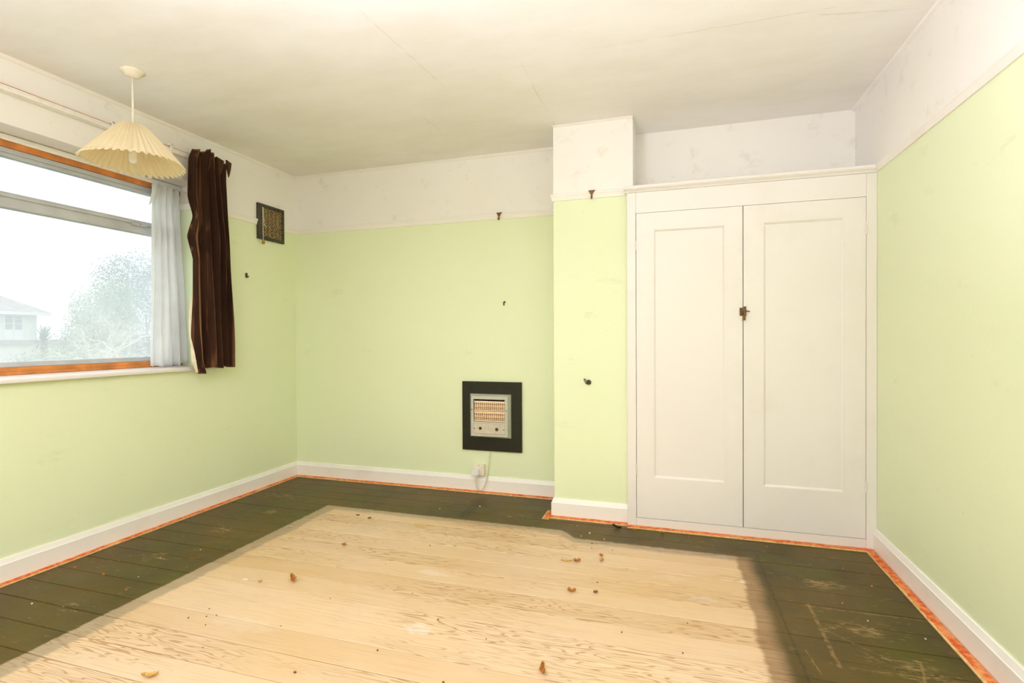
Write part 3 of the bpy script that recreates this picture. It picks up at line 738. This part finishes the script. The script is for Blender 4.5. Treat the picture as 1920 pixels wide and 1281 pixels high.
# flex from the heater to the plug
def bez(pts, n=14):
    out = []; P = [Vector(p) for p in pts]; P = [P[0]*2-P[1]]+P+[P[-1]*2-P[-2]]
    for i in range(1, len(P)-2):
        for s_ in range(n):
            t = s_/n; a, b, c, d = P[i-1:i+3]
            out.append(.5*((2*b)+(c-a)*t+(2*a-5*b+4*c-d)*t*t+(3*b-a-3*c+d)*t**3))
    out.append(P[-2]); return out
bm = bmesh.new(); tube(bm, bez([(1.697, -.010, .306), (1.690, -.014, .250), (1.680, -.020, .160), (1.668, -.030, .075), (1.640, -.040, .026), (1.618, -.055, .030), (1.607, -.065, .075), (1.608, -.070, .131)]), .0042, 8)
ht.part('flex', bm, M['cord'], smooth=True)
# socket and plug
so = Thing('wall_socket', (1.616, -.02, .12), 'ivory electrical socket box on the alcove skirting below the heater', 'socket')
so.part('box', bx(1.577, 1.656, -.028, -.0005, .123, .205), M['ivory'], bevel=.004)
fp = so.part('face_plate', bx(1.577, 1.656, -.036, -.0285, .123, .205), M['ivory'], bevel=.003)
obj('switch', bx(1.628, 1.640, -.041, -.0362, .176, .194), M['ivory'], fp, bevel=.0015)
for zz in (.131, .197):
    bm = bmesh.new(); lathe(bm, [(.003, -.0362), (.003, -.0375), (.001, -.038)], (1.6165, 0, zz), 'Y', 8); obj('screw', bm, M['iron'], fp)
pl = Thing('plug', (1.603, -.06, .13), 'white three-pin plug pushed into the wall socket', 'plug')
bm = bmesh.new(); prism(bm, [(-.027, -.022), (.027, -.022), (.027, .010), (.018, .024), (-.018, .024), (-.027, .010)], lambda a, b: (1.603+a, -.0415, .153+b), lambda a, b: (1.603+a*.94, -.082, .152+b*.92))
pl.part('body', bm, M['plug'], bevel=.004)
bm = bmesh.new(); box(bm, 1.600, 1.616, -.079, -.062, .1255, .1305); pl.part('cord_grip', bm, M['plug'])

# ------------------------------------------------------------------ picture hooks and old fixings
def hook(x_, y_, label):
    t = Thing('picture_hook', (x_, y_, RZ0), label, 'hook', 'picture rail hooks')
    bm = bmesh.new()
    prism(bm, [(-.020, 2.0245), (.020, 2.0245), (.011, 2.006), (.005, 1.998), (.0045, 1.976), (-.0045, 1.976), (-.005, 1.998), (-.011, 2.006)], lambda a, b: (x_+a, y_-.0180, b), lambda a, b: (x_+a, y_-.0215, b))
    box(bm, x_-.020, x_+.020, y_-.0180, y_-.002, 2.0222, 2.0248)
    t.part('plate', bm, M['brass'], bevel=.001)
    bm = bmesh.new(); tube(bm, bez([(x_, y_-.020, 1.982), (x_, y_-.026, 1.971), (x_, y_-.036, 1.972), (x_, y_-.038, 1.982)], 6), .0032, 8)
    t.part('hook', bm, M['brass'], smooth=True)
hook(1.775, 0, 'brass picture hook on the rail above the heater alcove')
hook(2.494, YB, 'brass picture hook on the chimney breast rail')
bm = bmesh.new(); tube(bm, bez([(1.808, .0, 1.381), (1.808, -.016, 1.381), (1.808, -.021, 1.366), (1.809, -.016, 1.357)], 6), .0042, 8); lathe(bm, [(.007, -.0005), (.007, -.003)], (1.808, 0, 1.382), 'Y', 10)
tag(obj('wall_hook', bm, M['iron']), 'small black hook screwed into the green alcove wall', 'hook')
bm = bmesh.new(); lathe(bm, [(.016, YB-.0005), (.015, YB-.010), (.009, YB-.018), (.004, YB-.020)], (2.470, 0, .848), 'Y', 12); tube(bm, bez([(2.466, YB-.012, .850), (2.452, YB-.022, .866), (2.445, YB-.022, .870), (2.446, YB-.018, .858), (2.458, YB-.016, .838)], 6), .0026, 6)
tag(obj('wall_plug', bm, M['iron']), 'rusty fixing with a wire loop in the chimney breast', 'fixing')
bm = bmesh.new(); box(bm, .0003, .010, -.527, -.516, 1.570, 1.604); tube(bm, bez([(.008, -.522, 1.576), (.022, -.522, 1.574), (.024, -.522, 1.584)], 6), .003, 6)
tag(obj('nail_plate', bm, M['iron']), 'tiny dark nail plate on the green window wall below the vent', 'fixing')

# ------------------------------------------------------------------ dead leaves and crumbs on the floor
def leaf_mesh(seed, L_, Wd, curl):
    rr = random.Random(seed); bm = bmesh.new(); n = 7; rows = []
    for i in range(n+1):
        u = i/n; hw = Wd*math.sin(math.pi*min(.97, u*.94+.03))**.7*rr.uniform(.75, 1.1)
        x_ = (u-.5)*L_; zc = .003+curl*abs(u-.5)**1.5*L_; yo_ = .12*L_*math.sin(u*3+seed)
        rows.append([bm.verts.new((x_, yo_-hw, zc+curl*hw*rr.uniform(.5, 1.2))), bm.verts.new((x_, yo_, zc*.6)), bm.verts.new((x_, yo_+hw, zc+curl*hw*rr.uniform(.4, 1.3)))])
    for A, B in zip(rows, rows[1:]):
        for j in (0, 1): bm.faces.new((A[j], A[j+1], B[j+1], B[j]))
    return bm
def leaf(x_, y_, L_, Wd, rot, mat, label, seed, curl=.7):
    o = obj('dry_leaf', leaf_mesh(seed, L_, Wd, curl), mat); solid(o, .0012, 1)
    o.location = (x_, y_, .0012); o.rotation_euler = (0, 0, rot); tag(o, label, 'leaf', 'dead leaves scattered on the floor')
leaf(1.280, -1.575, .062, .014, -.5, M['leaf'], 'curled brown dead leaf lying alone on the left of the bare boards', 1, 1.0)
leaf(1.300, -2.277, .050, .010, .7, M['leaf_pale'], 'tan dead leaf near the front left edge of the boards', 2)
leaf(2.553, -1.877, .050, .010, -1.2, M['leaf'], 'curled dead leaf nearest the viewer in the middle of the boards', 3, 1.2)
leaf(2.505, -.986, .036, .013, .2, M['leaf'], 'dark brown leaf fragment at the end of the long crumbled streak', 4)
leaf(2.455, -1.000, .055, .006, -.05, M['leaf_pale'], 'thin crumbled leaf streak on the bare boards before the chimney breast', 5, .3)
leaf(2.615, -.890, .022, .010, 1.2, M['leaf'], 'small round brown leaf bit before the cupboard, farther of two', 6)
leaf(2.625, -.946, .026, .011, 1.5, M['leaf_pale'], 'small tan leaf bit before the cupboard, nearer of two', 7)
leaf(2.538, -1.302, .034, .013, .5, M['leaf'], 'ragged brown leaf on the middle boards right of centre', 8, .9)
leaf(2.640, -1.280, .020, .008, .9, M['crumb'], 'small dark leaf scrap just right of the ragged leaf', 9)
leaf(1.259, -1.149, .024, .012, .1, M['leaf'], 'brown seed husk on the upper left of the bare boards', 10)
leaf(1.057, -.717, .022, .007, .0, M['crumb'], 'dark leaf scrap at the far left corner of the bare boards', 11)
leaf(1.159, -.745, .022, .008, .8, M['crumb'], 'dark twig scrap beside the far left corner of the bare boards', 12)
leaf(2.650, -.477, .062, .009, -.5, M['dark'], 'black shrivelled scrap on the dark border by the chimney breast skirting', 13, .8)
leaf(2.748, -.478, .026, .012, .4, M['leaf'], 'brown leaf bit on the dark border at the cupboard corner', 14)
leaf(2.903, -.478, .020, .012, 1.0, M['leaf'], 'reddish leaf bit on the dark border below the left cupboard door', 15)
leaf(1.140, -1.622, .018, .007, .3, M['leaf_pale'], 'tiny tan leaf flake left of the curled brown leaf', 16)
def crumb_mesh(seed):
    bm = bmesh.new(); bmesh.ops.create_icosphere(bm, subdivisions=1, radius=1); rr = random.Random(seed)
    for v_ in bm.verts: v_.co *= rr.uniform(.7, 1.15); v_.co.z = max(-.55, v_.co.z*.7)
    me = bpy.data.meshes.new('crumb'); bm.to_mesh(me); bm.free(); return me
CM = {}
def crumb(x_, y_, r_, key, label):
    if key not in CM:
        CM[key] = crumb_mesh(key); CM[key].materials.append(M[key])
    o = bpy.data.objects.new('crumb', CM[key]); COL.objects.link(o)
    o.location = (x_, y_, r_*.55+.0003); o.scale = (r_, r_*.8, r_); o.rotation_euler = (0, 0, x_*7)
    tag(o, label, 'crumb', 'crumbs of dirt on the floor')
LB, LD, LW = 'tiny dark crumb of dirt on the bare floorboards', 'tiny reddish crumb on the dark varnished border', 'tiny pale plaster chip on the dark varnished border'
for x_, y_, r_ in ((2.544, -.743, .007), (2.551, -.80, .005), (2.66, -.80, .005), (2.635, -1.184, .006), (1.71, -1.02, .006), (1.60, -1.29, .004), (2.15, -1.42, .004), (1.87, -1.52, .005), (1.55, -1.66, .004), (2.07, -1.68, .006),
                   (1.50, -1.90, .004), (1.95, -1.93, .006), (1.12, -1.88, .005), (1.16, -1.93, .005), (1.10, -1.96, .006), (1.19, -1.91, .004), (1.21, -1.98, .004), (1.33, -2.10, .004), (2.78, -1.56, .006), (3.02, -1.42, .004), (2.25, -2.02, .006), (1.75, -2.12, .008), (2.86, -1.88, .005), (3.0, -1.63, .005), (2.3, -1.75, .004)):
    crumb(x_, y_, r_*.75, 'crumb', LB)
for x_, y_, r_ in ((.152, -1.767, .008), (.371, -1.785, .010), (.625, -1.861, .007), (3.444, -.52, .008), (3.815, -.873, .008), (3.646, -1.079, .007), (3.75, -.70, .006), (1.457, -.093, .010), (1.625, -.272, .010), (1.66, -.34, .006), (3.05, -.50, .006), (3.12, -.53, .005), (.30, -1.30, .006)):
    crumb(x_, y_, r_, 'leaf', LD)
for x_, y_, r_ in ((.36, -2.068, .008), (1.737, -.332, .009), (1.50, -.45, .006), (2.42, -.50, .006), (2.51, -.60, .010), (2.47, -.655, .007), (2.60, -.66, .006), (3.445, -.513, .006), (.45, -1.56, .006), (.56, -1.42, .006), (3.70, -1.2, .006), (3.86, -1.28, .006), (.55, -1.75, .005)):
    crumb(x_, y_, r_*.7, 'chip', LW)

# ------------------------------------------------------------------ outside the window
GZ = -3.0
struct(obj('ground', bx(-70, -.6, -30, 60, GZ-.2, GZ), M['lawn']), 'garden lawn far below the window', 'ground')
hs = Thing('house', (-24, 5, GZ), 'pale neighbouring house with a grey hipped roof beyond the garden', 'house')
hx0, hx1, hy0, hy1 = -28.5, -20.0, -1.0, 9.88
hs.part('wall', bx(hx0, hx1, hy0, hy1, GZ, 2.12), M['h_wall'])
bm = bmesh.new(); ov = .30; ez = 2.14; rz_ = 4.9
e = [bm.verts.new(p) for p in ((hx0-ov, hy0-ov, ez), (hx1+ov, hy0-ov, ez), (hx1+ov, hy1+ov, ez), (hx0-ov, hy1+ov, ez))]
r_ = [bm.verts.new(p) for p in (((hx0+hx1)/2, hy0+4.2, rz_), ((hx0+hx1)/2, hy1-4.3, rz_))]
for f in ((e[0], e[1], r_[0]), (e[1], e[2], r_[1], r_[0]), (e[2], e[3], r_[1]), (e[3], e[0], r_[0], r_[1]), (e[3], e[2], e[1], e[0])): bm.faces.new(f)
hs.part('roof', bm, M['h_roof'])
hs.part('gutter', bx(hx1+.20, hx1+.34, hy0-.3, hy1+.3, 2.03, 2.14), M['h_white'])
for wy in (8.98, 9.27):
    w_ = hs.part('window', bx(hx1, hx1+.05, wy-.15, wy+.15, 1.10, 2.02), M['h_white'])
    for z0_, z1_ in ((1.50, 1.70), (1.72, 1.88), (1.90, 1.97)): obj('pane', bx(hx1+.05, hx1+.06, wy-.105, wy+.105, z0_, z1_), M['h_glass'], w_)
for wy in (4.0, 4.4):
    w_ = hs.part('window', bx(hx1, hx1+.05, wy-.18, wy+.18, 1.0, 2.0), M['h_white'])
    obj('pane', bx(hx1+.05, hx1+.06, wy-.13, wy+.13, 1.1, 1.9), M['h_glass'], w_)
out = Thing('garage', (-18, 8, GZ), 'low flat-roofed white outbuilding in front of the house', 'outbuilding')
out.part('wall', bx(-19, -15.5, 4.0, 8.2, GZ, .98), M['h_wall']); out.part('roof_edge', bx(-19.1, -15.4, 3.9, 8.3, .981, 1.12), M['h_roof'])

def leaf_cloud(bm, blobs, n, size, rr, flat=.6):
    tot = sum(b[3]*b[4]*b[5] for b in blobs)
    for cx, cy, cz, rx, ry, rz in blobs:
        for _ in range(int(n*rx*ry*rz/tot)):
            while True:
                d = Vector((rr.gauss(0, 1), rr.gauss(0, 1), rr.gauss(0, 1)))
                if d.length > 1e-3: break
            d.normalize(); k_ = rr.uniform(.55, 1.06)
            p = Vector((cx+d.x*rx*k_, cy+d.y*ry*k_, cz+d.z*rz*k_))
            nn = (d+Vector((rr.uniform(-1, 1), rr.uniform(-1, 1), rr.uniform(-1, 1)))*.9).normalized()
            a = nn.orthogonal().normalized(); a = Matrix.Rotation(rr.uniform(0, 6.28), 3, nn) @ a; b = nn.cross(a)
            s_ = size*rr.uniform(.5, 1.3)
            q = [bm.verts.new(p+a*s_), bm.verts.new(p+b*s_*flat*.5+nn*s_*.1), bm.verts.new(p-a*s_), bm.verts.new(p-b*s_*flat*.5+nn*s_*.1)]
            bm.faces.new(q)
def tree(loc, blobs, n, size, mat, seed, label, trunk_r=.14):
    rr = random.Random(seed); t = Thing('garden_tree', loc, label, 'tree', 'trees in the garden')
    top = Vector((blobs[0][0], blobs[0][1], blobs[0][2]))
    bm = bmesh.new(); tube(bm, [loc, Vector(loc).lerp(top, .5)+Vector((.1, .1, 0)), top], trunk_r, 8, r1=.03)
    for b_ in blobs[1:]:
        tube(bm, [Vector(loc).lerp(top, .45), Vector((b_[0], b_[1], b_[2]))], .06, 6, r1=.015)
    t.part('trunk', bm, M['bark'])
    bm = bmesh.new(); leaf_cloud(bm, blobs, n, size, rr); t.part('foliage', bm, mat)
tree((-17.5, 12.03, GZ), [(-17.5, 12.22, 2.12, 1.79, 1.86, 2.56), (-17.5, 11.26, 3.4, 1.28, 0.96, 1.09), (-17.5, 12.93, 3.01, 1.28, 1.03, 1.54), (-16.99, 10.49, 0.71, 1.28, 1.15, 1.54), (-16.86, 12.03, -0.06, 1.54, 1.92, 1.67)], 36000, 0.055, M['fol_blue'], 3, 'tall dense blue-green tree behind the bare branches')
tree((-13.6, 7.69, GZ), [(-13.6, 7.8, 1.37, 1.0, 0.83, 1.27), (-13.6, 7.41, 0.54, 1.0, 0.89, 1.11), (-13.38, 8.13, 2.15, 0.77, 0.61, 0.83), (-13.6, 7.24, 2.04, 0.39, 0.24, 0.72)], 26000, 0.040, M['fol_green'], 7, 'pale green bushy tree left of the tall dark tree')
tree((-10.2, 4.73, GZ), [(-10.2, 4.52, 0.34, 0.81, 1.22, 0.56), (-10.2, 3.51, 0.08, 0.81, 0.91, 0.51), (-9.79, 5.23, 0.19, 0.81, 0.91, 0.76)], 18000, 0.036, M['fol_green'], 9, 'low hedge-like bush under the window view', .08)
# sword-leaved palm lily
rr = random.Random(4); pt = Thing('palm_lily', (-12.3, 5.52, GZ), 'spiky sword-leaved palm in front of the house', 'palm')
bm = bmesh.new(); tube(bm, [(-12.3, 5.52, GZ), (-12.3, 5.52, 1.05)], .07, 8); pt.part('trunk', bm, M['bark'])
bm = bmesh.new()
for i in range(90):
    q = rr.uniform(0, 6.28); el = rr.uniform(-.6, 1.3); L_ = rr.uniform(.33, .60); d = Vector((math.cos(q)*math.cos(el), math.sin(q)*math.cos(el), math.sin(el)))
    s_ = d.cross(Vector((0, 0, 1))).normalized()*.018; b0 = Vector((-12.3, 5.52, 1.10))
    mid = b0+d*L_*.55; tip = b0+d*L_+Vector((0, 0, -.12*L_))
    v_ = [bm.verts.new(p) for p in (b0-s_*.6, b0+s_*.6, mid+s_, mid-s_, tip)]
    bm.faces.new((v_[0], v_[1], v_[2], v_[3])); bm.faces.new((v_[3], v_[2], v_[4]))
pt.part('leaves', bm, M['fol_palm'])
# bare-branched shrubs with pale twigs
def shrub(loc, h, seed, label, spread, L0, depth=6):
    rr = random.Random(seed); t = Thing('bare_shrub', loc, label, 'shrub', 'bare shrubs in the garden'); bm = bmesh.new()
    def grow(p, d, L_, r_, lv):
        q = p+d*L_*.5+Vector((rr.uniform(-1, 1), rr.uniform(-1, 1), rr.uniform(-.4, .8)))*L_*.12; e_ = p+d*L_
        tube(bm, [p, q, e_], r_, 4 if lv < 3 else 3, r1=r_*.6)
        if lv >= depth: return
        for _ in range(rr.choice((2, 3, 4)) if lv else 9):
            nd = (d+Vector((rr.uniform(-1, 1), rr.uniform(-1, 1), rr.uniform(-.75, .6)))*spread).normalized()
            grow(p+(e_-p)*rr.uniform(.6, 1.0), nd, L0*rr.uniform(.7, 1.1) if lv == 0 else L_*rr.uniform(.6, .85), max(.0013, r_*(.36 if lv == 0 else .60)), lv+1)
    grow(Vector(loc), Vector((0, 0, 1)), h, .04, 0)
    t.part('branches', bm, M['twig'])
shrub((-5.0, 2.53, GZ), 3.60, 11, 'pale bare-branched shrub nearest the window', 1.0, 0.40)
shrub((-7.6, 3.92, GZ), 3.93, 23, 'pale bare-branched shrub behind the nearest one', 1.0, 0.54)
